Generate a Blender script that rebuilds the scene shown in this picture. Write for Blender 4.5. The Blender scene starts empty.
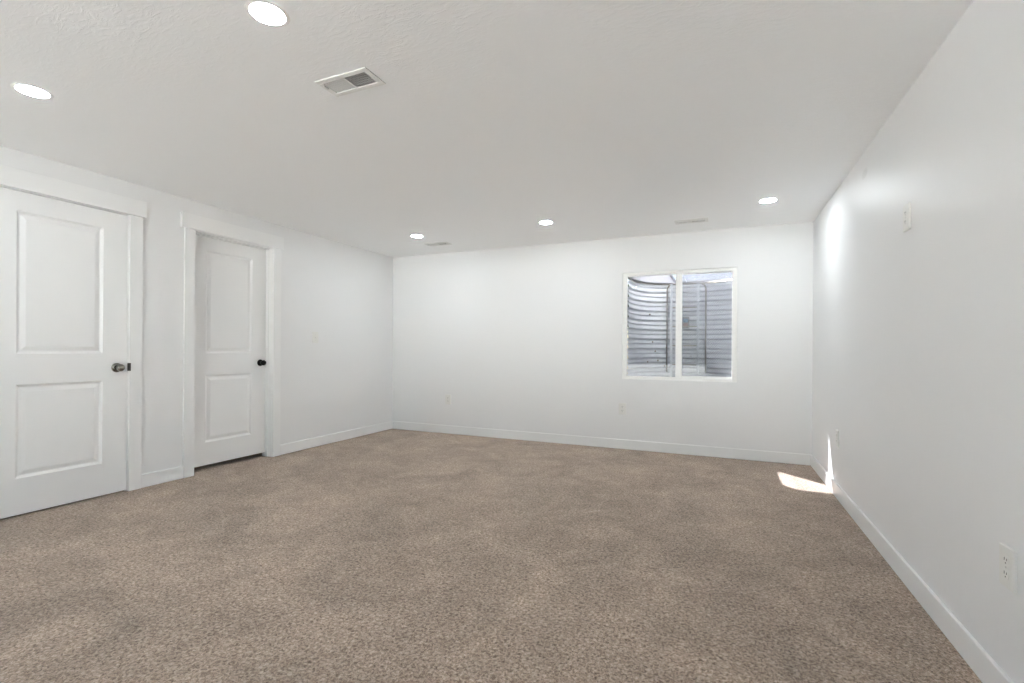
import bpy, bmesh, math, random
from mathutils import Vector, Matrix
random.seed(7)
C = bpy.context.scene.collection
SC = bpy.context.scene

# ------------------------------------------------------------------ camera
H = 2.286            # ceiling height
W = 4.813            # room width (left wall x=0, right wall x=W, window wall y=0)
YB = -7.8            # wall behind the camera
F, YAW, ROLL, CY = 478.345, 0.410, 0.0068, 349.5
EYE = Vector((4.016, -5.235, 1.067))
cd = bpy.data.cameras.new('camera'); cam = bpy.data.objects.new('camera', cd); C.objects.link(cam)
fw = Vector((-math.sin(YAW), math.cos(YAW), 0)); rt = Vector((math.cos(YAW), math.sin(YAW), 0)); up = Vector((0, 0, 1))
r3 = rt*math.cos(ROLL) + up*math.sin(ROLL); u3 = -rt*math.sin(ROLL) + up*math.cos(ROLL)
cam.matrix_world = Matrix(((r3.x, u3.x, -fw.x, EYE.x), (r3.y, u3.y, -fw.y, EYE.y), (r3.z, u3.z, -fw.z, EYE.z), (0, 0, 0, 1)))
cd.sensor_fit = 'HORIZONTAL'; cd.sensor_width = 36; cd.lens = F*36/1024
cd.shift_y = (CY - 341.5)/1024; cd.clip_start = 0.02
SC.camera = cam

# ------------------------------------------------------------------ light and exposure
LAMP_EMISSION = 84.0
LAMP_COLOR = (0.885, 0.955, 1.0)
SKY_STRENGTH = 0.22
SUN_STRENGTH = 70.0
SC.view_settings.view_transform = 'Standard'
SC.view_settings.look = 'None'
SC.view_settings.gamma = 1
SC.view_settings.use_curve_mapping = False
SC.view_settings.exposure = 1.34
SC.cycles.use_denoising = True
SC.cycles.max_bounces = 24
SC.cycles.diffuse_bounces = 12
SC.cycles.transparent_max_bounces = 24
SC.cycles.sample_clamp_indirect = 8
SUN_DIR = Vector((0.505, -0.56, -1.0)).normalized()
world = bpy.data.worlds.new('sky'); SC.world = world; world.use_nodes = True
wt = world.node_tree; wt.nodes.clear()
wo = wt.nodes.new('ShaderNodeOutputWorld'); wb = wt.nodes.new('ShaderNodeBackground'); sk = wt.nodes.new('ShaderNodeTexSky')
sk.sky_type = 'NISHITA'; sk.sun_disc = False; sk.sun_elevation = math.radians(53.4)
sk.sun_rotation = math.atan2(-SUN_DIR.x, -SUN_DIR.y); sk.air_density = 1.0; sk.dust_density = 2.0; sk.ozone_density = 1.0
wb.inputs['Strength'].default_value = SKY_STRENGTH
wt.links.new(sk.outputs[0], wb.inputs['Color']); wt.links.new(wb.outputs[0], wo.inputs['Surface'])
sl = bpy.data.lights.new('sun', 'SUN'); sl.energy = SUN_STRENGTH; sl.angle = math.radians(0.53); sl.color = (1, 0.975, 0.94)
so = bpy.data.objects.new('sun', sl); C.objects.link(so); so.location = (2.0, 3.0, 6.0)
so.rotation_euler = SUN_DIR.to_track_quat('-Z', 'Y').to_euler()

# ------------------------------------------------------------------ materials
def mat(name):
    m = bpy.data.materials.new(name); m.use_nodes = True
    return m, m.node_tree, m.node_tree.nodes['Principled BSDF']

def simple(name, col, rough=0.5, metal=0.0, spec=0.5, noise=0.0, nscale=30, bump=0.0, bscale=200, bdist=0.001):
    m, t, b = mat(name)
    b.inputs['Base Color'].default_value = (*col, 1); b.inputs['Roughness'].default_value = rough
    b.inputs['Metallic'].default_value = metal; b.inputs['Specular IOR Level'].default_value = spec
    tc = t.nodes.new('ShaderNodeTexCoord')
    if noise:
        n = t.nodes.new('ShaderNodeTexNoise'); n.inputs['Scale'].default_value = nscale; n.inputs['Detail'].default_value = 4
        t.links.new(tc.outputs['Object'], n.inputs['Vector'])
        r = t.nodes.new('ShaderNodeMapRange'); r.inputs['To Min'].default_value = 1-noise; r.inputs['To Max'].default_value = 1+noise
        t.links.new(n.outputs['Fac'], r.inputs['Value'])
        mx = t.nodes.new('ShaderNodeMix'); mx.data_type = 'RGBA'; mx.blend_type = 'MULTIPLY'; mx.inputs['Factor'].default_value = 1
        mx.inputs['A'].default_value = (*col, 1); t.links.new(r.outputs[0], mx.inputs['B'])
        t.links.new(mx.outputs['Result'], b.inputs['Base Color'])
    if bump:
        n = t.nodes.new('ShaderNodeTexNoise'); n.inputs['Scale'].default_value = bscale; n.inputs['Detail'].default_value = 3
        t.links.new(tc.outputs['Object'], n.inputs['Vector'])
        bp = t.nodes.new('ShaderNodeBump'); bp.inputs['Strength'].default_value = bump; bp.inputs['Distance'].default_value = bdist
        t.links.new(n.outputs['Fac'], bp.inputs['Height']); t.links.new(bp.outputs[0], b.inputs['Normal'])
    return m

def wall_paint():
    """satin off-white paint over lightly textured drywall, with one small round scuff on the right wall"""
    m, t, b = mat('wall_paint')
    b.inputs['Roughness'].default_value = 0.46; b.inputs['Specular IOR Level'].default_value = 0.4
    tc = t.nodes.new('ShaderNodeTexCoord')
    d = t.nodes.new('ShaderNodeVectorMath'); d.operation = 'DISTANCE'; d.inputs[1].default_value = (W, -1.73, 2.146)
    sc_ = t.nodes.new('ShaderNodeMapping'); sc_.inputs['Location'].default_value = (0, -1.73*0.55, 0); sc_.inputs['Scale'].default_value = (1, 0.45, 1)
    t.links.new(tc.outputs['Object'], sc_.inputs['Vector']); t.links.new(sc_.outputs[0], d.inputs[0])
    r = t.nodes.new('ShaderNodeMapRange'); r.inputs['From Min'].default_value = 0.018; r.inputs['From Max'].default_value = 0.034
    t.links.new(d.outputs['Value'], r.inputs['Value'])
    mx = t.nodes.new('ShaderNodeMix'); mx.data_type = 'RGBA'
    mx.inputs['A'].default_value = (0.73, 0.735, 0.73, 1); mx.inputs['B'].default_value = WALL
    t.links.new(r.outputs[0], mx.inputs['Factor']); t.links.new(mx.outputs['Result'], b.inputs['Base Color'])
    mp = t.nodes.new('ShaderNodeMapping'); mp.inputs['Scale'].default_value = (1, 1, 0.55)
    t.links.new(tc.outputs['Object'], mp.inputs['Vector'])
    n = t.nodes.new('ShaderNodeTexNoise'); n.inputs['Scale'].default_value = 16; n.inputs['Detail'].default_value = 6; n.inputs['Distortion'].default_value = 0.8
    t.links.new(mp.outputs[0], n.inputs['Vector'])
    bp = t.nodes.new('ShaderNodeBump'); bp.inputs['Strength'].default_value = 0.12; bp.inputs['Distance'].default_value = 0.006
    t.links.new(n.outputs['Fac'], bp.inputs['Height']); t.links.new(bp.outputs[0], b.inputs['Normal'])
    return m

def ceiling_paint():
    """skip-trowel ceiling: long low plaster ridges under satin paint"""
    m, t, b = mat('ceiling_paint')
    b.inputs['Base Color'].default_value = CEIL
    b.inputs['Roughness'].default_value = 0.34; b.inputs['Specular IOR Level'].default_value = 0.5
    tc = t.nodes.new('ShaderNodeTexCoord')
    mp = t.nodes.new('ShaderNodeMapping'); mp.inputs['Scale'].default_value = (15, 38, 15); mp.inputs['Rotation'].default_value = (0, 0, math.radians(-14))
    t.links.new(tc.outputs['Object'], mp.inputs['Vector'])
    n = t.nodes.new('ShaderNodeTexNoise'); n.inputs['Scale'].default_value = 1.0; n.inputs['Detail'].default_value = 5; n.inputs['Roughness'].default_value = 0.6; n.inputs['Distortion'].default_value = 1.6
    t.links.new(mp.outputs[0], n.inputs['Vector'])
    cr = t.nodes.new('ShaderNodeMapRange'); cr.interpolation_type = 'SMOOTHSTEP'
    cr.inputs['From Min'].default_value = 0.42; cr.inputs['From Max'].default_value = 0.66
    t.links.new(n.outputs['Fac'], cr.inputs['Value'])
    # texture is heavier in some sweeps of the trowel than in others
    n2 = t.nodes.new('ShaderNodeTexNoise'); n2.inputs['Scale'].default_value = 1.6; n2.inputs['Detail'].default_value = 2
    t.links.new(tc.outputs['Object'], n2.inputs['Vector'])
    mu = t.nodes.new('ShaderNodeMath'); mu.operation = 'MULTIPLY'
    t.links.new(cr.outputs[0], mu.inputs[0]); t.links.new(n2.outputs['Fac'], mu.inputs[1])
    sx = t.nodes.new('ShaderNodeSeparateXYZ'); t.links.new(tc.outputs['Object'], sx.inputs[0])     # bump raised towards the window side, imitating relief brought out by grazing light
    gr = t.nodes.new('ShaderNodeMapRange'); gr.inputs['From Min'].default_value = 1.0; gr.inputs['From Max'].default_value = 3.2; gr.inputs['To Min'].default_value = 0.45; gr.inputs['To Max'].default_value = 1.6
    t.links.new(sx.outputs['X'], gr.inputs['Value'])
    m3 = t.nodes.new('ShaderNodeMath'); m3.operation = 'MULTIPLY'; t.links.new(mu.outputs[0], m3.inputs[0]); t.links.new(gr.outputs[0], m3.inputs[1]); mu = m3
    bp = t.nodes.new('ShaderNodeBump'); bp.inputs['Strength'].default_value = 0.22; bp.inputs['Distance'].default_value = 0.004
    t.links.new(mu.outputs[0], bp.inputs['Height']); t.links.new(bp.outputs[0], b.inputs['Normal'])
    return m

def carpet():
    m, t, b = mat('carpet_pile')
    b.inputs['Roughness'].default_value = 0.95; b.inputs['Specular IOR Level'].default_value = 0.1
    b.inputs['Sheen Weight'].default_value = 0.25; b.inputs['Sheen Roughness'].default_value = 0.5; b.inputs['Sheen Tint'].default_value = (1, 0.95, 0.9, 1)
    tc = t.nodes.new('ShaderNodeTexCoord')
    L = t.links.new
    def noise(scale, detail=3, dist=0.0, rough=0.5):
        n = t.nodes.new('ShaderNodeTexNoise'); n.inputs['Scale'].default_value = scale; n.inputs['Detail'].default_value = detail
        n.inputs['Distortion'].default_value = dist; n.inputs['Roughness'].default_value = rough
        L(tc.outputs['Object'], n.inputs['Vector']); return n
    tuft = noise(88, 5, 0.8, 0.72)
    ramp = t.nodes.new('ShaderNodeValToRGB')
    e = ramp.color_ramp.elements
    e[0].position = 0.36; e[0].color = CARPET[0]
    e[1].position = 0.64; e[1].color = CARPET[2]
    k = ramp.color_ramp.elements.new(0.50); k.color = CARPET[1]
    L(tuft.outputs['Fac'], ramp.inputs['Fac'])
    # brushed pile: broad patches where the nap leans another way
    nap = noise(2.3, 5, 0.9, 0.6)
    nr = t.nodes.new('ShaderNodeMapRange'); nr.inputs['From Min'].default_value = 0.3; nr.inputs['From Max'].default_value = 0.7
    nr.inputs['To Min'].default_value = 0.76; nr.inputs['To Max'].default_value = 1.26
    L(nap.outputs['Fac'], nr.inputs['Value'])
    nap2 = noise(14, 3, 0.5)
    nr2 = t.nodes.new('ShaderNodeMapRange'); nr2.inputs['From Min'].default_value = 0.3; nr2.inputs['From Max'].default_value = 0.7
    nr2.inputs['To Min'].default_value = 0.91; nr2.inputs['To Max'].default_value = 1.09
    L(nap2.outputs['Fac'], nr2.inputs['Value'])
    mm = t.nodes.new('ShaderNodeMath'); mm.operation = 'MULTIPLY'; L(nr.outputs[0], mm.inputs[0]); L(nr2.outputs[0], mm.inputs[1])
    mx = t.nodes.new('ShaderNodeMix'); mx.data_type = 'RGBA'; mx.blend_type = 'MULTIPLY'; mx.inputs['Factor'].default_value = 1
    L(ramp.outputs['Color'], mx.inputs['A']); L(mm.outputs[0], mx.inputs['B'])
    L(mx.outputs['Result'], b.inputs['Base Color'])
    bp = t.nodes.new('ShaderNodeBump'); bp.inputs['Strength'].default_value = 0.9; bp.inputs['Distance'].default_value = 0.006
    L(tuft.outputs['Fac'], bp.inputs['Height']); L(bp.outputs[0], b.inputs['Normal'])
    return m

def glass():
    m = bpy.data.materials.new('window_glass'); m.use_nodes = True; t = m.node_tree; t.nodes.clear()
    o = t.nodes.new('ShaderNodeOutputMaterial'); mx = t.nodes.new('ShaderNodeMixShader')
    tr = t.nodes.new('ShaderNodeBsdfTransparent'); tr.inputs['Color'].default_value = (0.94, 0.965, 0.96, 1)
    gl = t.nodes.new('ShaderNodeBsdfGlossy'); gl.inputs['Roughness'].default_value = 0.02
    fr = t.nodes.new('ShaderNodeFresnel'); fr.inputs['IOR'].default_value = 1.35
    t.links.new(fr.outputs[0], mx.inputs['Fac']); t.links.new(tr.outputs[0], mx.inputs[1]); t.links.new(gl.outputs[0], mx.inputs[2])
    t.links.new(mx.outputs[0], o.inputs['Surface']); return m

def sheer(name, col, opacity, translucent=False, weave=None, tint=(1, 1, 1)):
    """a see-through sheet: fine mesh or clouded plastic"""
    m = bpy.data.materials.new(name); m.use_nodes = True; t = m.node_tree; t.nodes.clear()
    o = t.nodes.new('ShaderNodeOutputMaterial'); mx = t.nodes.new('ShaderNodeMixShader')
    tr = t.nodes.new('ShaderNodeBsdfTransparent'); tr.inputs['Color'].default_value = (*tint, 1)
    if translucent:
        a = t.nodes.new('ShaderNodeBsdfTranslucent')
    else:
        a = t.nodes.new('ShaderNodeBsdfDiffuse')
    a.inputs['Color'].default_value = (*col, 1)
    mx.inputs['Fac'].default_value = opacity
    if weave:
        tc = t.nodes.new('ShaderNodeTexCoord'); mp = t.nodes.new('ShaderNodeMapping'); mp.inputs['Rotation'].default_value = (0, math.radians(weave[1]), 0)
        t.links.new(tc.outputs['Object'], mp.inputs['Vector'])
        wv = t.nodes.new('ShaderNodeTexWave'); wv.bands_direction = 'Z'; wv.wave_profile = 'TRI'; wv.inputs['Scale'].default_value = weave[0]; wv.inputs['Distortion'].default_value = 0
        wv2 = t.nodes.new('ShaderNodeTexWave'); wv2.bands_direction = 'X'; wv2.wave_profile = 'TRI'; wv2.inputs['Scale'].default_value = weave[0]*0.8
        t.links.new(mp.outputs[0], wv.inputs['Vector']); t.links.new(mp.outputs[0], wv2.inputs['Vector'])
        ml = t.nodes.new('ShaderNodeMath'); ml.operation = 'MULTIPLY'; t.links.new(wv.outputs['Fac'], ml.inputs[0]); t.links.new(wv2.outputs['Fac'], ml.inputs[1])
        r = t.nodes.new('ShaderNodeMapRange'); r.inputs['To Min'].default_value = opacity*0.62; r.inputs['To Max'].default_value = opacity*1.8
        t.links.new(ml.outputs[0], r.inputs['Value']); t.links.new(r.outputs[0], mx.inputs['Fac'])
    t.links.new(tr.outputs[0], mx.inputs[1]); t.links.new(a.outputs[0], mx.inputs[2]); t.links.new(mx.outputs[0], o.inputs['Surface'])
    return m

def emitter(name, col, strength):
    m = bpy.data.materials.new(name); m.use_nodes = True; t = m.node_tree; t.nodes.clear()
    o = t.nodes.new('ShaderNodeOutputMaterial'); e = t.nodes.new('ShaderNodeEmission')
    e.inputs['Color'].default_value = (*col, 1); e.inputs['Strength'].default_value = strength
    t.links.new(e.outputs[0], o.inputs['Surface']); return m

WALL = (0.82, 0.825, 0.825, 1)
CEIL = (0.935, 0.945, 0.95, 1)
CARPET = ((0.092, 0.063, 0.044, 1), (0.305, 0.232, 0.180, 1), (0.52, 0.43, 0.36, 1))
M_WALL = wall_paint(); M_CEIL = ceiling_paint(); M_CARPET = carpet()
M_TRIM = simple('trim_paint', (0.86, 0.865, 0.86), 0.3, bump=0.03, bscale=60)
M_DOOR = simple('door_paint', (0.86, 0.865, 0.86), 0.32, bump=0.05, bscale=90)
M_VINYL = simple('white_vinyl', (0.91, 0.91, 0.89), 0.35)
M_PLATE = simple('white_plastic', (0.80, 0.80, 0.77), 0.35)
M_SLOT = simple('dark_slot', (0.03, 0.03, 0.03), 0.6)
M_SCREW = simple('painted_screw', (0.62, 0.62, 0.60), 0.35, 0.4)
M_NICKEL = simple('satin_nickel', (0.30, 0.285, 0.26), 0.20, 1.0)
M_BLACK = simple('black_metal', (0.012, 0.011, 0.010), 0.42, 0.6)
M_VENT = simple('vent_enamel', (0.80, 0.80, 0.78), 0.4)
M_DUCT = simple('duct_dark', (0.09, 0.09, 0.088), 0.7)
M_DIM = simple('closet_shade', (0.05, 0.05, 0.05), 0.9)  # near-black colour stands in for the darkness behind the doors
M_STEEL = simple('galvanised_steel', (0.50, 0.515, 0.54), 0.55, 0.1, noise=0.12, nscale=9)
M_LADDER = simple('ladder_steel', (0.50, 0.52, 0.55), 0.45, 0.2)
M_BRACKET = simple('weathered_shade_steel', (0.30, 0.28, 0.25), 0.55, 0.3, noise=0.2, nscale=20)
M_GRATE = simple('grate_steel', (0.42, 0.42, 0.45), 0.5, 0.2)
M_RUST = simple('rusty_bolt', (0.20, 0.15, 0.10), 0.7, 0.3)
M_GRAVEL = simple('gravel', (0.66, 0.65, 0.62), 0.9, noise=0.3, nscale=60, bump=1.0, bscale=55, bdist=0.03)
M_SOIL = simple('lawn', (0.12, 0.17, 0.06), 0.95, noise=0.4, nscale=12, bump=1.0, bscale=80, bdist=0.03)
M_CONC = simple('concrete', (0.71, 0.72, 0.72), 0.85, noise=0.12, nscale=14)
M_STUCCO = simple('foundation_stucco', (0.22, 0.21, 0.20), 0.9, noise=0.15, nscale=25)
M_GLASS = glass()
M_SCREEN = sheer('screen_mesh', (0.30, 0.31, 0.33), 0.30, weave=(28, 32))
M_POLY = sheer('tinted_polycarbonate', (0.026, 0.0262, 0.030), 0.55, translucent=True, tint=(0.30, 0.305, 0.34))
M_LENS = emitter('lamp_lens_glow', LAMP_COLOR, LAMP_EMISSION)
M_BLUE = simple('label_blue', (0.16, 0.24, 0.32), 0.5)

# ------------------------------------------------------------------ helpers
def box(bm, x0, x1, y0, y1, z0, z1, mi=0):
    v = [bm.verts.new((x, y, z)) for x in (x0, x1) for y in (y0, y1) for z in (z0, z1)]
    fs = []
    for i in ((0, 1, 3, 2), (4, 6, 7, 5), (0, 4, 5, 1), (2, 3, 7, 6), (0, 2, 6, 4), (1, 5, 7, 3)):
        f = bm.faces.new([v[k] for k in i]); f.material_index = mi; fs.append(f)
    return v

def bar(bm, a, b, w, h, upv=(0, 0, 1), mi=0):
    """rectangular bar from a to b, w across, h along upv"""
    a = Vector(a); b = Vector(b); d = (b-a).normalized(); u = Vector(upv); s = d.cross(u)
    if s.length < 1e-4: s = d.cross(Vector((1, 0, 0)))
    s.normalize(); u = s.cross(d).normalized()
    vs = []
    for p in (a, b):
        for i, j in ((-1, -1), (1, -1), (1, 1), (-1, 1)):
            vs.append(bm.verts.new(p + s*(i*w/2) + u*(j*h/2)))
    for i in ((3, 2, 1, 0), (4, 5, 6, 7), (0, 1, 5, 4), (1, 2, 6, 5), (2, 3, 7, 6), (3, 0, 4, 7)):
        bm.faces.new([vs[k] for k in i]).material_index = mi

def lathe(bm, prof, origin, axis, seg=32, mi=0, smooth=True):
    """turn (radius, height) pairs about an axis through origin"""
    axis = Vector(axis).normalized(); q = axis.to_track_quat('Z', 'Y'); o = Vector(origin); rings = []
    for r, h in prof:
        if r < 1e-6: rings.append([bm.verts.new(o + q @ Vector((0, 0, h)))])
        else: rings.append([bm.verts.new(o + q @ Vector((r*math.cos(2*math.pi*k/seg), r*math.sin(2*math.pi*k/seg), h))) for k in range(seg)])
    for A, B in zip(rings, rings[1:]):
        for k in range(seg):
            l = (k+1) % seg
            if len(A) == 1 and len(B) == 1: continue
            if len(A) == 1: f = bm.faces.new((A[0], B[k], B[l]))
            elif len(B) == 1: f = bm.faces.new((A[k], A[l], B[0]))
            else: f = bm.faces.new((A[k], A[l], B[l], B[k]))
            f.smooth = smooth; f.material_index = mi

def tube(bm, pts, r, seg=10, mi=0):
    pts = [Vector(p) for p in pts]; rings = []
    for i, p in enumerate(pts):
        d = (pts[min(i+1, len(pts)-1)] - pts[max(i-1, 0)]).normalized()
        q = d.to_track_quat('Z', 'Y')
        rings.append([bm.verts.new(p + q @ Vector((r*math.cos(2*math.pi*k/seg), r*math.sin(2*math.pi*k/seg), 0))) for k in range(seg)])
    for A, B in zip(rings, rings[1:]):
        for k in range(seg):
            f = bm.faces.new((A[k], A[(k+1) % seg], B[(k+1) % seg], B[k])); f.smooth = True; f.material_index = mi
    bm.faces.new(rings[0][::-1]).material_index = mi; bm.faces.new(rings[-1]).material_index = mi

def obj(name, bm, mats, parent=None, bevel=0.0):
    bmesh.ops.recalc_face_normals(bm, faces=bm.faces[:])
    me = bpy.data.meshes.new(name); bm.to_mesh(me); bm.free()
    for m in (mats if isinstance(mats, (list, tuple)) else [mats]): me.materials.append(m)
    o = bpy.data.objects.new(name, me); C.objects.link(o)
    if parent is not None:
        o.parent = parent; o.matrix_parent_inverse = Matrix.Identity(4)
    if bevel:
        b = o.modifiers.new('edge', 'BEVEL'); b.width = bevel; b.segments = 2; b.limit_method = 'ANGLE'; b.angle_limit = math.radians(40)
    return o

def tag(o, label, cat, group=None, kind=None):
    o['label'] = label; o['category'] = cat
    if group: o['group'] = group
    if kind: o['kind'] = kind
    return o

def empty(name, loc, rot=(0, 0, 0)):
    o = bpy.data.objects.new(name, None); C.objects.link(o); o.location = loc; o.rotation_euler = rot; o.empty_display_size = 0.05
    return o

def dup(root, loc, rot, label, group):
    r = root.copy(); C.objects.link(r); r.location = loc; r.rotation_euler = rot; r['label'] = label; r['group'] = group
    for ch in list(root.children):
        c = ch.copy(); C.objects.link(c); c.parent = r
        for g in list(ch.children):
            d = g.copy(); C.objects.link(d); d.parent = c
    return r

# ------------------------------------------------------------------ room shell
TW = 0.13
D1A, D1B = -3.894, -3.120      # near door opening
D2A, D2B = -2.640, -1.878      # far door opening
DH = 2.043                      # head of both openings
WX0, WX1, WZ0, WZ1 = 3.045, 4.170, 0.757, 1.902   # window opening
WT = 0.074

bm = bmesh.new()
box(bm, -1.4, W+0.14, YB-0.14, 0.0, -0.12, 0.0)
tag(obj('floor', bm, M_CARPET), 'beige cut-pile carpet with brushed lighter and darker patches over the whole floor', 'floor', kind='structure')
VENTS = ((2.456, -3.524), (1.008, -0.490), (3.763, -0.448)); VW, VD = 0.240, 0.088
bm = bmesh.new()
xs = sorted([-1.4, W+0.14] + [v[0]+s*VW/2 for v in VENTS for s in (-1, 1)]); ys = sorted([YB-0.14, WT] + [v[1]+s*VD/2 for v in VENTS for s in (-1, 1)])
for i in range(len(xs)-1):
    for j in range(len(ys)-1):
        mx_, my_ = (xs[i]+xs[i+1])/2, (ys[j]+ys[j+1])/2
        if any(abs(mx_-v[0]) < VW/2 and abs(my_-v[1]) < VD/2 for v in VENTS): continue
        vs = [bm.verts.new((x, y, H)) for x, y in ((xs[i], ys[j]), (xs[i], ys[j+1]), (xs[i+1], ys[j+1]), (xs[i+1], ys[j]))]; bm.faces.new(vs)
bmesh.ops.remove_doubles(bm, verts=bm.verts[:], dist=1e-5)
box(bm, -1.4, W+0.14, YB-0.14, WT, H+0.12, H+0.22)
box(bm, -1.4, -1.38, YB-0.14, WT, H, H+0.12); box(bm, W+0.12, W+0.14, YB-0.14, WT, H, H+0.12); box(bm, -1.38, W+0.12, YB-0.14, YB-0.12, H, H+0.12); box(bm, -1.38, W+0.12, WT-0.01, WT, H, H+0.12)
tag(obj('ceiling', bm, M_CEIL), 'white trowel-textured ceiling with round recessed lights', 'ceiling', kind='structure')

bm = bmesh.new()
for y0, y1, z0, z1 in ((YB, D1A, 0, H), (D1A, D1B, DH, H), (D1B, D2A, 0, H), (D2A, D2B, DH, H), (D2B, WT, 0, H)):
    box(bm, -TW, 0, y0, y1, z0, z1)
tag(obj('wall_left', bm, M_WALL), 'white painted wall with the two panelled doors', 'wall', kind='structure')
bm = bmesh.new()
for x0, x1, z0, z1 in ((0, WX0, 0, H), (WX1, W, 0, H), (WX0, WX1, 0, WZ0), (WX0, WX1, WZ1, H)):
    box(bm, x0, x1, 0, WT, z0, z1)
tag(obj('wall_back', bm, M_WALL), 'white painted far wall with the small sliding window', 'wall', kind='structure')
bm = bmesh.new()
for x0, x1, z0, z1 in ((-1.4, WX0, 0, H+0.22), (WX1, W+0.14, 0, H+0.22), (WX0, WX1, 0, WZ0-0.01), (WX0, WX1, WZ1+0.012, H+0.22)):
    box(bm, x0, x1, WT, WT+0.008, z0, z1)
tag(obj('wall_outside', bm, M_STUCCO), 'grey outer face of the foundation around the window', 'wall', kind='structure')
bm = bmesh.new(); box(bm, W, W+0.14, YB, WT, 0, H)
tag(obj('wall_right', bm, M_WALL), 'long bare white wall facing the doors, light glossing along it', 'wall', kind='structure')
DX0, DX1, DZ1 = 1.00, 3.80, 2.06     # opening for the added patio door that brings in fill daylight
bm = bmesh.new(); box(bm, -0.14, DX0, YB-0.14, YB, 0, H); box(bm, DX1, W+0.14, YB-0.14, YB, 0, H); box(bm, DX0, DX1, YB-0.14, YB, DZ1, H)
tag(obj('wall_front', bm, M_WALL), 'white wall behind the viewer, opposite the window', 'wall', kind='structure')
bm = bmesh.new()
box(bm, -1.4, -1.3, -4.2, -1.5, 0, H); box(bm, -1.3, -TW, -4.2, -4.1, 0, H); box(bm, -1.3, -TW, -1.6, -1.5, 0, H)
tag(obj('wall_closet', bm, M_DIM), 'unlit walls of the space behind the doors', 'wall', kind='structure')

BT, BH = 0.014, 0.102
def baseboard(name, segs, label):
    bm = bmesh.new()
    for s in segs: box(bm, *s, 0, BH)
    return tag(obj(name, bm, M_TRIM, bevel=0.004), label, 'baseboard', kind='structure')
CW = 0.085                       # casing width
baseboard('baseboard_left', [(0, BT, YB, D1A-CW), (0, BT, D1B+CW, D2A-CW), (0, BT, D2B+CW, 0)], 'white baseboard along the wall with the doors')
baseboard('baseboard_back', [(BT, W-BT, -BT, 0)], 'white baseboard under the window')
baseboard('baseboard_right', [(W-BT, W, YB, 0)], 'white baseboard along the long bare wall')
baseboard('baseboard_front', [(BT, DX0-0.06, YB, YB+BT), (DX1+0.06, W-BT, YB, YB+BT)], 'white baseboard on the wall behind the viewer')

def casing(name, a, b, label, jamb_stop):
    """flat side casings, taller overhanging head, jamb lining and stop, as one fixed surround"""
    r = empty(name, (0, (a+b)/2, 0)); yo = (a+b)/2
    for s0, s1 in ((a-CW, a), (b, b+CW)):
        bm = bmesh.new(); box(bm, 0, 0.017, s0-yo, s1-yo, 0, DH); obj('side_casing', bm, M_TRIM, r, 0.0015)
    bm = bmesh.new(); box(bm, 0, 0.024, a-CW-0.028-yo, b+CW+0.022-yo, DH+0.002, DH+0.122); obj('head_casing', bm, M_TRIM, r, 0.0015)
    bm = bmesh.new()
    t = 0.003
    box(bm, -TW, 0.0005, a-yo-0.001, a-yo+t, 0, DH); box(bm, -TW, 0.0005, b-yo-t, b-yo+0.001, 0, DH); box(bm, -TW, 0.0005, a-yo, b-yo, DH-t, DH)
    if jamb_stop:
        x0, x1 = jamb_stop
        box(bm, x0, x1, a-yo+t, a-yo+t+0.006, 0, DH-t); box(bm, x0, x1, b-yo-t-0.006, b-yo-t, 0, DH-t); box(bm, x0, x1, a-yo+t, b-yo-t, DH-t-0.010, DH-t)
    obj('jamb', bm, M_TRIM, r, 0.001)
    return tag(r, label, 'door trim', kind='structure')
t1 = casing('trim_1', D1A, D1B, 'white flat casing around the door nearest the viewer', None)
t2 = casing('trim_2', D2A, D2B, 'white casing with overhanging head around the recessed door', (-0.083, -0.048))
bm = bmesh.new(); yo = (D1A+D1B)/2
box(bm, -0.003, 0.0185, D1B-0.004-yo, D1B+0.009-yo, 0.890, 0.948)
o = obj('strike_plate', bm, simple('dark_nickel', (0.10, 0.095, 0.085), 0.4, 0.7), t1, 0.002); o['label'] = 'dark metal strike plate'

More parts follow.
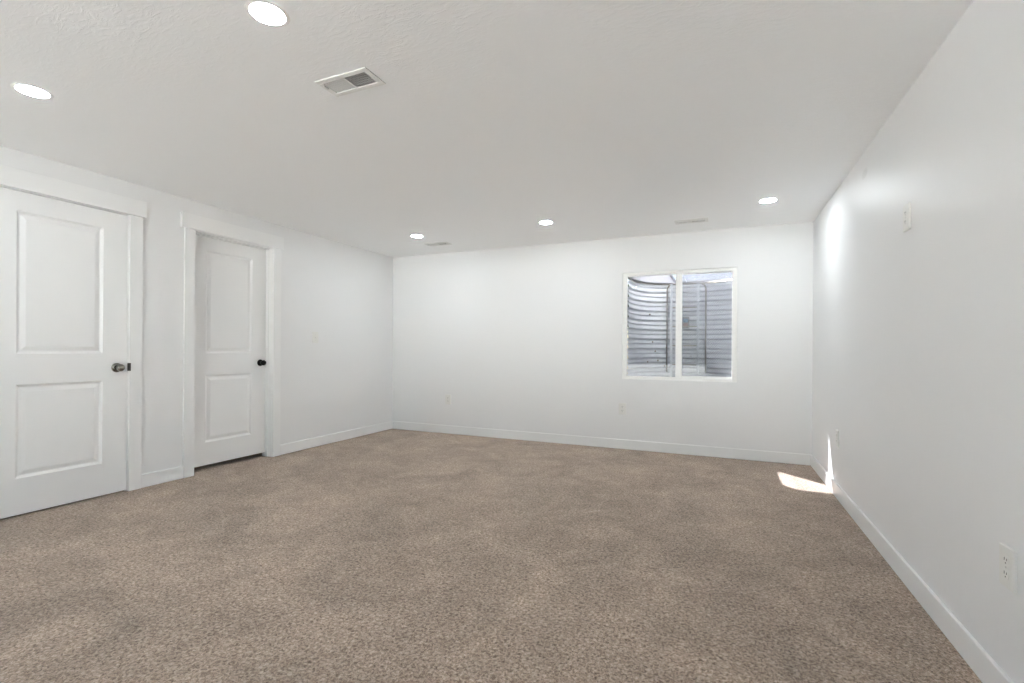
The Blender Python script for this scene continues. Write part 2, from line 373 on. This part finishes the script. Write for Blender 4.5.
# ------------------------------------------------------------------ doors
def door(name, ya, yb, z0, z1, face, label, thick=0.035):
    """two-panel moulded leaf; local y along the width, +x out of the face"""
    r = empty(name, (face, (ya+yb)/2, 0)); w = (yb-ya)
    bm = bmesh.new(); h = w/2
    st = 0.152
    panels = [(-h+st, h-st, 0.240, 0.826), (-h+st, h-st, 1.020, 1.912)]
    Y = [-h, -h+st, h-st, h]; Z = [z0, panels[0][2], panels[0][3], panels[1][2], panels[1][3], z1]
    g = {(i, j): bm.verts.new((0, Y[i], Z[j])) for i in range(4) for j in range(6)}
    for i in range(3):
        for j in range(5):
            if i == 1 and j in (1, 3): continue
            bm.faces.new((g[i, j], g[i+1, j], g[i+1, j+1], g[i, j+1]))
    for j in (1, 3):
        prev = [g[1, j], g[2, j], g[2, j+1], g[1, j+1]]
        a, b, c, d = Y[1], Y[2], Z[j], Z[j+1]
        for ins, dep in ((0.004, -0.004), (0.014, -0.0115), (0.020, -0.012), (0.044, -0.0045), (0.048, -0.0038)):
            cur = [bm.verts.new((dep, a+ins, c+ins)), bm.verts.new((dep, b-ins, c+ins)), bm.verts.new((dep, b-ins, d-ins)), bm.verts.new((dep, a+ins, d-ins))]
            for k in range(4):
                bm.faces.new((prev[k], prev[(k+1) % 4], cur[(k+1) % 4], cur[k]))
            prev = cur
        bm.faces.new(prev)
    # edges and back
    back = [bm.verts.new((-thick, y, z)) for y, z in ((-h, z0), (h, z0), (h, z1), (-h, z1))]
    bm.faces.new(back[::-1])
    bm.faces.new([g[i, 0] for i in range(4)] + [back[1], back[0]])
    bm.faces.new([g[3-i, 5] for i in range(4)] + [back[3], back[2]])
    bm.faces.new([g[0, 5-j] for j in range(6)] + [back[0], back[3]])
    bm.faces.new([g[3, j] for j in range(6)] + [back[2], back[1]])
    obj('leaf', bm, M_DOOR, r)
    return tag(r, label, 'door', kind='structure')

d1 = door('door_1', D1A+0.006, D1B-0.007, 0.012, DH-0.008, -0.001, 'white two-panel door with a nickel knob, closed flush with its casing, nearest the viewer')
d2 = door('door_2', D2A+0.005, D2B-0.005, 0.042, DH-0.006, -0.084, 'white two-panel door with a black knob, set back in its frame', 0.035)

def knob(d, y, z, m, label, knob_r, rose_r):
    bm = bmesh.new(); lathe(bm, [(0, 0), (rose_r, 0), (rose_r, 0.004), (rose_r*0.86, 0.009), (0.014, 0.011), (0, 0.011)], (0.0003, y, z), (1, 0, 0))
    a = obj('rose', bm, m, d)
    bm = bmesh.new()
    prof = [(0, 0.010), (0.012, 0.010), (0.011, 0.026)]
    for k in range(0, 11):
        a_ = -math.pi/2 + 0.45 + (math.pi-0.45)*k/10
        prof.append((max(0.0, knob_r*math.cos(a_)), 0.047 + knob_r*0.78*math.sin(a_)))
    prof[-1] = (0, prof[-1][1])
    lathe(bm, prof, (0.0003, y, z), (1, 0, 0))
    b = obj('door_knob', bm, m, d); b['label'] = label
w1 = (D1B-0.007-D1A-0.006)/2; w2 = (D2B-D2A-0.01)/2
knob(d1, w1-0.066, 0.916, M_NICKEL, 'round satin nickel knob', 0.027, 0.034)
knob(d2, w2-0.062, 0.922, M_BLACK, 'round black knob', 0.026, 0.032)

# ------------------------------------------------------------------ window
win = empty('window_1', ((WX0+WX1)/2, 0.0, WZ0)); cx = (WX0+WX1)/2
def X(x): return x-cx
def Z(z): return z-WZ0
bm = bmesh.new(); FY0, FY1 = 0.016, 0.074
gx0, gx1, gx2, gx3, gz0, gz1 = 3.088, 3.590, 3.652, 4.128, 0.795, 1.868
box(bm, X(WX0), X(gx0), FY0, FY1, 0, Z(WZ1)); box(bm, X(gx3), X(WX1), FY0, FY1, 0, Z(WZ1))
box(bm, X(gx0), X(gx3), FY0, FY1, 0, Z(gz0)-0.006); box(bm, X(gx0), X(gx3), FY0, FY1, Z(gz1), Z(WZ1))
obj('window_frame', bm, M_VINYL, win, 0.002)
bm = bmesh.new(); box(bm, X(gx1), X(gx2)-0.012, 0.024, 0.066, Z(gz0)-0.006, Z(gz1)); obj('meeting_rail', bm, M_VINYL, win, 0.002)
# sliding sash: a slimmer frame in the outer track on the right
bm = bmesh.new(); s = 0.004
box(bm, X(gx2)-0.012, X(gx2), 0.032, 0.058, Z(gz0)-0.006, Z(gz1)); box(bm, X(gx3)-s, X(gx3), 0.036, 0.058, Z(gz0)-0.006, Z(gz1))
box(bm, X(gx2), X(gx3)-s, 0.036, 0.058, Z(gz0)-0.006, Z(gz0)+0.010); box(bm, X(gx2), X(gx3)-s, 0.036, 0.058, Z(gz1)-0.008, Z(gz1))
obj('sliding_sash', bm, M_VINYL, win, 0.0015)
for a, b, y in ((gx0, gx1, 0.054), (gx2, gx3-s, 0.047)):
    bm = bmesh.new(); v = [bm.verts.new((X(x), y, z)) for x, z in ((a, Z(gz0)-0.006), (b, Z(gz0)-0.006), (b, Z(gz1)), (a, Z(gz1)))]; bm.faces.new(v)
    obj('glass_pane', bm, M_GLASS, win)
bm = bmesh.new(); v = [bm.verts.new((X(x), 0.068, z)) for x, z in ((gx1+0.02, Z(gz0)-0.006), (gx3, Z(gz0)-0.006), (gx3, Z(gz1)), (gx1+0.02, Z(gz1)))]; bm.faces.new(v)
o = obj('insect_screen', bm, M_SCREEN, win); o['label'] = 'grey insect screen'
bm = bmesh.new(); box(bm, X(gx1)+0.028, X(gx1)+0.044, 0.016, 0.028, Z(1.29), Z(1.36)); obj('latch', bm, M_VINYL, win, 0.003)
tag(win, 'white vinyl sliding window looking into the metal window well', 'window', kind='structure')

# ------------------------------------------------------------------ outside: well, ladder, cover, ground
WC, WHW, WD = 3.690, 0.605, 0.768      # well centre x, half width, depth beyond the wall
RIM = 1.868; YW = 0.082
def arc(scale=0.0, n=64):
    """plan of the well, a flattened half oval, from its left end at the wall to its right end"""
    pts = []
    for k in range(n+1):
        a = math.pi - math.pi*k/n
        ca, sa = math.cos(a), math.sin(a); e = 2/2.9
        x = WC + (WHW+scale)*math.copysign(abs(ca)**e, ca); y = YW + (WD+scale)*abs(sa)**e
        pts.append((x, y))
    return pts
well = empty('window_well', (WC, YW, 0.45))
bm = bmesh.new(); PIT = 0.1128; rows = []
zs = []; z = 0.40
prof = [(0.00, 0.016), (0.07, -0.012), (0.20, -0.010), (0.46, 0.000), (0.52, 0.004), (0.57, -0.007), (0.66, -0.007), (0.90, 0.003), (0.95, 0.012)]
base = 1.760 - PIT*13
for k in range(0, 16):
    for fz, off in prof:
        zz = base + (k+fz)*PIT
        if 0.42 <= zz <= RIM: zs.append((zz, off))
zs.append((RIM, 0.0))
for zz, off in zs:
    rows.append([bm.verts.new((x-WC, y-YW, zz-0.45)) for x, y in arc(off)])
for A, B in zip(rows, rows[1:]):
    for k in range(len(A)-1):
        f = bm.faces.new((A[k], A[k+1], B[k+1], B[k])); f.smooth = True
obj('corrugated_wall', bm, M_STEEL, well)
bm = bmesh.new()       # rolled rim; its dark metal stands in for the shadow along it
tube(bm, [(x-WC, y-YW, RIM-0.45) for x, y in arc(0.004)], 0.010, 8); obj('rim', bm, M_BRACKET, well)
for x, z in ((3.357, 1.442), (3.24, 1.50), (3.42, 1.10), (3.30, 1.06), (3.22, 0.93), (3.33, 0.945), (3.70, 1.0), (3.53, 1.33), (3.27, 1.17), (3.40, 0.88)):
    yy = [q for q in arc(-0.002) if q[0] <= x][-1][1]
    bm = bmesh.new(); lathe(bm, [(0, 0.008), (0.006, 0.007), (0.009, 0.003), (0.009, -0.01)], (x-WC, yy-YW, z-0.45), (0, -1, 0), 8)
    obj('bolt', bm, M_RUST, well)
tag(well, 'curved corrugated galvanised window well seen through the window', 'window well')

bm = bmesh.new()
fl = [bm.verts.new((x, y, 0.55)) for x, y in arc(0.0)]; bm.faces.new(fl)
g = obj('gravel', bm, M_GRAVEL); tag(g, 'loose grey gravel on the bottom of the window well', 'gravel', kind='stuff')

lad = empty('escape_ladder', (3.65, 0.78, 0.50))
LX, LY, LZ = 3.65, 0.78, 0.50
def P(x, y, z): return (x-LX, y-LY, z-LZ)
for x in (3.482, 3.777):
    bm = bmesh.new(); box(bm, x-0.012-LX, x+0.012-LX, -0.030, -0.004, 0, 1.858-LZ); obj('rail', bm, M_LADDER, lad, 0.002)
for k in range(5):
    z = 0.675 + PIT*2*k
    bm = bmesh.new(); box(bm, 3.494-LX, 3.765-LX, -0.020, -0.006, z-0.007-LZ, z+0.007-LZ); obj('rung', bm, M_BRACKET, lad, 0.002)
for x, s in ((3.430, 1), (3.863, -1)):
    bm = bmesh.new()
    pts = [P(x, 0.790, 0.81), P(x, 0.790, 1.79), P(x+s*0.006, 0.788, 1.82), P(x+s*0.024, 0.783, 1.843), P(x+s*0.046, 0.765, 1.852)]
    tube(bm, pts, 0.009, 8); obj('hook_bar', bm, M_BRACKET, lad)
tag(lad, 'narrow pale metal escape ladder hooked on the rim of the window well', 'ladder')

cov = empty('well_cover', (WC, YW, RIM)); CZ = 0.022
bm = bmesh.new(); XL, XS = 3.09-WC, 3.512-WC
def yl(x):   # outer edge of the well at x, for the cover
    u = abs(x)/(WHW+0.02); return (WD+0.02)*max(0.0, 1-u**2.2)**(1/2.2) if u < 1 else 0.0
st = 0.0155
for sgn in (1, -1):
    c = -1.4
    while c < 1.6:
        # strand y = sgn*0.55*(x) + c, clipped to the panel
        n = 160; run = []
        for k in range(n+1):
            x = XL + (XS-XL)*k/n; y = sgn*0.6*(x-XL) + c
            if 0.0 <= y <= yl(x): run.append((x, y))
        if len(run) > 1: bar(bm, (run[0][0], run[0][1], CZ), (run[-1][0], run[-1][1], CZ), 0.004, 0.018)
        c += st*1.17
o = obj('grate', bm, M_GRATE, cov); o['label'] = 'expanded metal grate half'
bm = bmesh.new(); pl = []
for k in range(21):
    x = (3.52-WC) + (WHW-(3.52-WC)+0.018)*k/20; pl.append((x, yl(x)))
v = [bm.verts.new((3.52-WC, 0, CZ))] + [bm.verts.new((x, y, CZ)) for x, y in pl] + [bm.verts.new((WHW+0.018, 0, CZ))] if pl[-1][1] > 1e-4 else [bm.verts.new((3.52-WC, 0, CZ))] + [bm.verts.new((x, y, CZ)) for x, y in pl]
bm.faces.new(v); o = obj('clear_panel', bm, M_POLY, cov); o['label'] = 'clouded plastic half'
bm = bmesh.new()
box(bm, 3.512-WC, 3.524-WC, 0.0, yl(3.518-WC), CZ-0.012, CZ+0.012); box(bm, 3.6465-WC, 3.6495-WC, 0.0, yl(3.648-WC), CZ-0.010, CZ)
q = [(x, y) for x, y in arc(0.016)]
for a, b in zip(q, q[1:]): bar(bm, (a[0]-WC, a[1]-YW, CZ), (b[0]-WC, b[1]-YW, CZ), 0.012, 0.024)
q = [(x, y) for x, y in arc(-0.012) if x < 3.50]
for a, b in zip(q, q[1:]): bar(bm, (a[0]-WC, a[1]-YW, CZ), (b[0]-WC, b[1]-YW, CZ), 0.060, 0.004)  # added inner flange that blocks a sun leak beside the grate
obj('cover_frame', bm, M_GRATE, cov)
tag(cov, 'half mesh and half clear cover lying over the top of the window well', 'well cover')

bm = bmesh.new(); yy = 0.826
box(bm, 3.60, 3.680, yy-0.003, yy, 1.335, 1.468, 0); box(bm, 3.612, 3.668, yy-0.0045, yy-0.0028, 1.405, 1.448, 1); box(bm, 3.615, 3.665, yy-0.0045, yy-0.0028, 1.35, 1.395, 2)
tag(obj('warning_sticker', bm, [simple('label_grey', (0.24, 0.22, 0.23), 0.5), M_BLUE, simple('label_pale', (0.30, 0.20, 0.20), 0.5)]), 'small grey and blue sticker on the well wall beside the window mullion', 'sticker')

bm = bmesh.new()      # ground around the well
inner = arc(0.004); outer = []
for x, y in inner:
    dx, dy = x-WC, y-YW; s = min(9.0/max(abs(dx), 1e-6), 10.0/max(abs(dy), 1e-6)); outer.append((WC+dx*s, YW+dy*s))
vi = [bm.verts.new((x, y, 1.80)) for x, y in inner]; vo = [bm.verts.new((x, y, 1.80)) for x, y in outer]
for k in range(len(vi)-1): bm.faces.new((vi[k], vi[k+1], vo[k+1], vo[k]))
tag(obj('ground', bm, M_SOIL), 'lawn around the top of the window well outside', 'ground', kind='structure')

# ------------------------------------------------------------------ added patio door and terrace, unseen, for daylight fill from behind
pd = empty('fill_door', ((DX0+DX1)/2, YB-0.07, 0)); hw = (DX1-DX0)/2
bm = bmesh.new(); box(bm, -hw, -hw+0.05, -0.07, 0.07, 0, DZ1); box(bm, hw-0.05, hw, -0.07, 0.07, 0, DZ1); box(bm, -hw+0.05, hw-0.05, -0.07, 0.07, DZ1-0.05, DZ1); box(bm, -hw+0.05, hw-0.05, -0.07, 0.07, 0, 0.03)
obj('door_frame', bm, M_VINYL, pd, 0.003)
for a, b, y in ((-hw+0.05, 0.03, 0.02), (-0.03, hw-0.05, -0.02)):
    bm = bmesh.new(); q = 0.055
    box(bm, a, a+q, y-0.018, y+0.018, 0.03, DZ1-0.05); box(bm, b-q, b, y-0.018, y+0.018, 0.03, DZ1-0.05)
    box(bm, a+q, b-q, y-0.018, y+0.018, 0.03, 0.03+q); box(bm, a+q, b-q, y-0.018, y+0.018, DZ1-0.05-q, DZ1-0.05)
    o = obj('sash', bm, M_VINYL, pd, 0.003)
    bm = bmesh.new(); bm.faces.new([bm.verts.new(v) for v in ((a+q, y, 0.03+q), (b-q, y, 0.03+q), (b-q, y, DZ1-0.05-q), (a+q, y, DZ1-0.05-q))]); obj('glass_pane', bm, M_GLASS, o)
tag(pd, 'added, unseen white sliding glass door letting in fill daylight behind the viewer', 'door', kind='structure')
bm = bmesh.new(); box(bm, -12, 16, YB-24, YB-0.14, -0.2, -0.02)
tag(obj('fill_terrace', bm, M_CONC), 'added, unseen pale concrete terrace bouncing sunlight in through the glass door', 'ground', kind='structure')

# ------------------------------------------------------------------ ceiling lights
def make_light():
    r = empty('ceiling_light', (0, 0, H))
    bm = bmesh.new(); lathe(bm, [(0.0585, -0.0005), (0.0585, -0.0028), (0.062, -0.0036), (0.070, -0.0024), (0.074, -0.0005)], (0, 0, 0), (0, 0, 1), 48); obj('trim_ring', bm, M_VINYL, r)
    bm = bmesh.new(); lathe(bm, [(0.058, -0.001), (0.058, -0.0028), (0.052, -0.0036), (0.03, -0.0042), (0, -0.0044)], (0, 0, 0), (0, 0, 1), 48)
    o = obj('lens', bm, M_LENS, r); o['label'] = 'glowing round lens'
    return r
LG = 'round recessed ceiling lights'
l0 = make_light(); l0.location = (2.496, -3.994, H)
tag(l0, 'round lit ceiling light beside the large white vent', 'ceiling light', LG)
dup(l0, (0.997, -4.055, H), (0, 0, 0), 'round lit ceiling light above the door with the nickel knob', LG)
dup(l0, (1.006, -0.907, H), (0, 0, 0), 'round lit ceiling light near the corner of far wall and door wall', LG)
dup(l0, (2.480, -0.905, H), (0, 0, 0), 'round lit ceiling light midway along the far wall, between the two far vents', LG)
dup(l0, (4.365, -0.867, H), (0, 0, 0), 'round lit ceiling light beside the long bare wall', LG)


# ------------------------------------------------------------------ ceiling vents
def make_vent():
    """two-way register, long side along local x"""
    r = empty('ceiling_vent', (0, 0, H)); Wd, Dp, T = 0.292, 0.140, 0.005
    bm = bmesh.new(); bw = 0.026; mid = 0.010
    x0, x1, y0, y1 = -Wd/2, Wd/2, -Dp/2, Dp/2
    for a in ((x0, x1, y0, y0+bw), (x0, x1, y1-bw, y1), (x0, x0+bw, y0+bw, y1-bw), (x1-bw, x1, y0+bw, y1-bw), (-mid/2, mid/2, y0+bw, y1-bw)):
        box(bm, *a, -T, -0.0004)
    obj('frame', bm, M_VENT, r, 0.0015)
    bm = bmesh.new(); a, b, c, d = x0+bw, x1-bw, y0+bw, y1-bw; h = 0.10
    v = [bm.verts.new(p) for p in ((a, c, 0), (b, c, 0), (b, d, 0), (a, d, 0), (a, c, h), (b, c, h), (b, d, h), (a, d, h))]
    for f in ((0, 1, 5, 4), (1, 2, 6, 5), (2, 3, 7, 6), (3, 0, 4, 7), (4, 5, 6, 7)): bm.faces.new([v[k] for k in f])
    o = obj('duct_opening', bm, M_DUCT, r); o['label'] = 'dark duct opening'
    for a, b, tilt in ((x0+bw, -mid/2, 1), (mid/2, x1-bw, -1)):
        bm = bmesh.new(); n = 10; s = (b-a)/n
        for k in range(n):
            xc = a + s*(k+0.5)
            bar(bm, (xc, y0+bw, 0.002), (xc, y1-bw, 0.002), 0.0010, 0.0125, (tilt*0.72, 0, 0.7))
        for k in range(1, 6):
            yc = y0+bw + (y1-y0-2*bw)*k/6; box(bm, a, b, yc-0.0006, yc+0.0006, 0.000, 0.003)
        obj('louver_bank', bm, M_VENT, r)
    bm = bmesh.new(); box(bm, x0+bw-0.006, x0+bw-0.0005, y0+0.036, y0+0.062, -0.012, -T); obj('damper_lever', bm, M_SCREW, r, 0.001)
    for x in (x0+0.012, x1-0.012):
        bm = bmesh.new(); lathe(bm, [(0, -T-0.0015), (0.003, -T-0.001), (0.0035, -T+0.001)], (x, 0, 0), (0, 0, 1), 12); obj('screw', bm, M_SCREW, r)
    return r
VG = 'white ceiling air vents'
v0 = make_vent(); v0.location = (2.456, -3.524, H); tag(v0, 'white rectangular ceiling vent beside the large bright light near the viewer', 'ceiling vent', VG)
dup(v0, (1.008, -0.490, H), (0, 0, 0), 'white ceiling vent close to the corner of far wall and door wall', VG)
dup(v0, (3.763, -0.448, H), (0, 0, 0), 'white ceiling vent above the window', VG)

# ------------------------------------------------------------------ outlets and switch (local: plate in the xz plane, facing -y)
def make_outlet(pw=0.080, ph=0.122):
    r = empty('wall_outlet', (0, 0, 0)); T = 0.010
    bm = bmesh.new(); box(bm, -pw/2, pw/2, -T, -0.0003, -ph/2, ph/2); obj('cover_plate', bm, M_PLATE, r, 0.0025)
    for s in (-1, 1):
        bm = bmesh.new(); zc = s*0.0205; n = 28
        ring = []
        for dy in (-T-0.0012, -T+0.002):
            rr = []
            for k in range(n):
                a = 2*math.pi*k/n; x = 0.0172*math.cos(a); z = max(-0.0136, min(0.0136, 0.0172*math.sin(a)))
                rr.append(bm.verts.new((x, dy, zc+z)))
            ring.append(rr)
        bm.faces.new(ring[0])
        for k in range(n): bm.faces.new((ring[0][k], ring[0][(k+1) % n], ring[1][(k+1) % n], ring[1][k]))
        o = obj('receptacle', bm, M_PLATE, r)
        for x, hgt in ((-0.0062, 0.0085), (0.0062, 0.0068)):
            bm = bmesh.new(); box(bm, x-0.0013, x+0.0013, -T-0.0015, -T, zc+0.0035-hgt/2, zc+0.0035+hgt/2); obj('slot', bm, M_SLOT, o)
        bm = bmesh.new(); lathe(bm, [(0, 0.0015), (0.0024, 0.0014), (0.0024, 0)], (0, -T, zc-0.0075), (0, -1, 0), 10); obj('ground_hole', bm, M_SLOT, o)
    bm = bmesh.new(); lathe(bm, [(0, 0.0016), (0.0028, 0.0012), (0.0032, -0.001)], (0, -T, 0), (0, -1, 0), 12); obj('screw', bm, M_SCREW, r)
    return r
OG = 'white wall outlets'
RZ = (0, 0, -math.pi/2)   # onto the right wall: local -y becomes -x
o0 = make_outlet(); o0.location = (0.866, 0, 0.430); tag(o0, 'white outlet on the far wall, the one nearer the door wall', 'outlet', OG)
dup(o0, (3.052, 0, 0.434), (0, 0, 0), 'white outlet on the far wall below the window corner', OG)
dup(o0, (W, -1.075, 0.433), RZ, 'white outlet on the long bare wall beside the sliver of sunlight', OG)
dup(o0, (W, -3.336, 0.427), RZ, 'white outlet low on the long bare wall nearest the viewer', OG)
dup(o0, (W, -2.470, 1.692), RZ, 'white outlet plate high on the long bare wall', OG)

sw = empty('light_switch', (0, -1.338, 1.184), (0, 0, math.pi/2))
bm = bmesh.new(); box(bm, -0.040, 0.040, -0.006, -0.0003, -0.060, 0.060); obj('cover_plate', bm, M_PLATE, sw, 0.0025)
bm = bmesh.new(); box(bm, -0.0065, 0.0065, -0.0075, -0.005, -0.0125, 0.0125); bar(bm, (0, -0.006, 0), (0, -0.018, -0.007), 0.008, 0.006); obj('toggle', bm, M_PLATE, sw, 0.0008)
for z in (-0.030, 0.030):
    bm = bmesh.new(); lathe(bm, [(0, 0.0016), (0.0028, 0.0012), (0.0032, -0.001)], (0, -0.006, z), (0, -1, 0), 12); obj('screw', bm, M_SCREW, sw)
tag(sw, 'white light switch on the door wall between the recessed door and the corner', 'light switch')
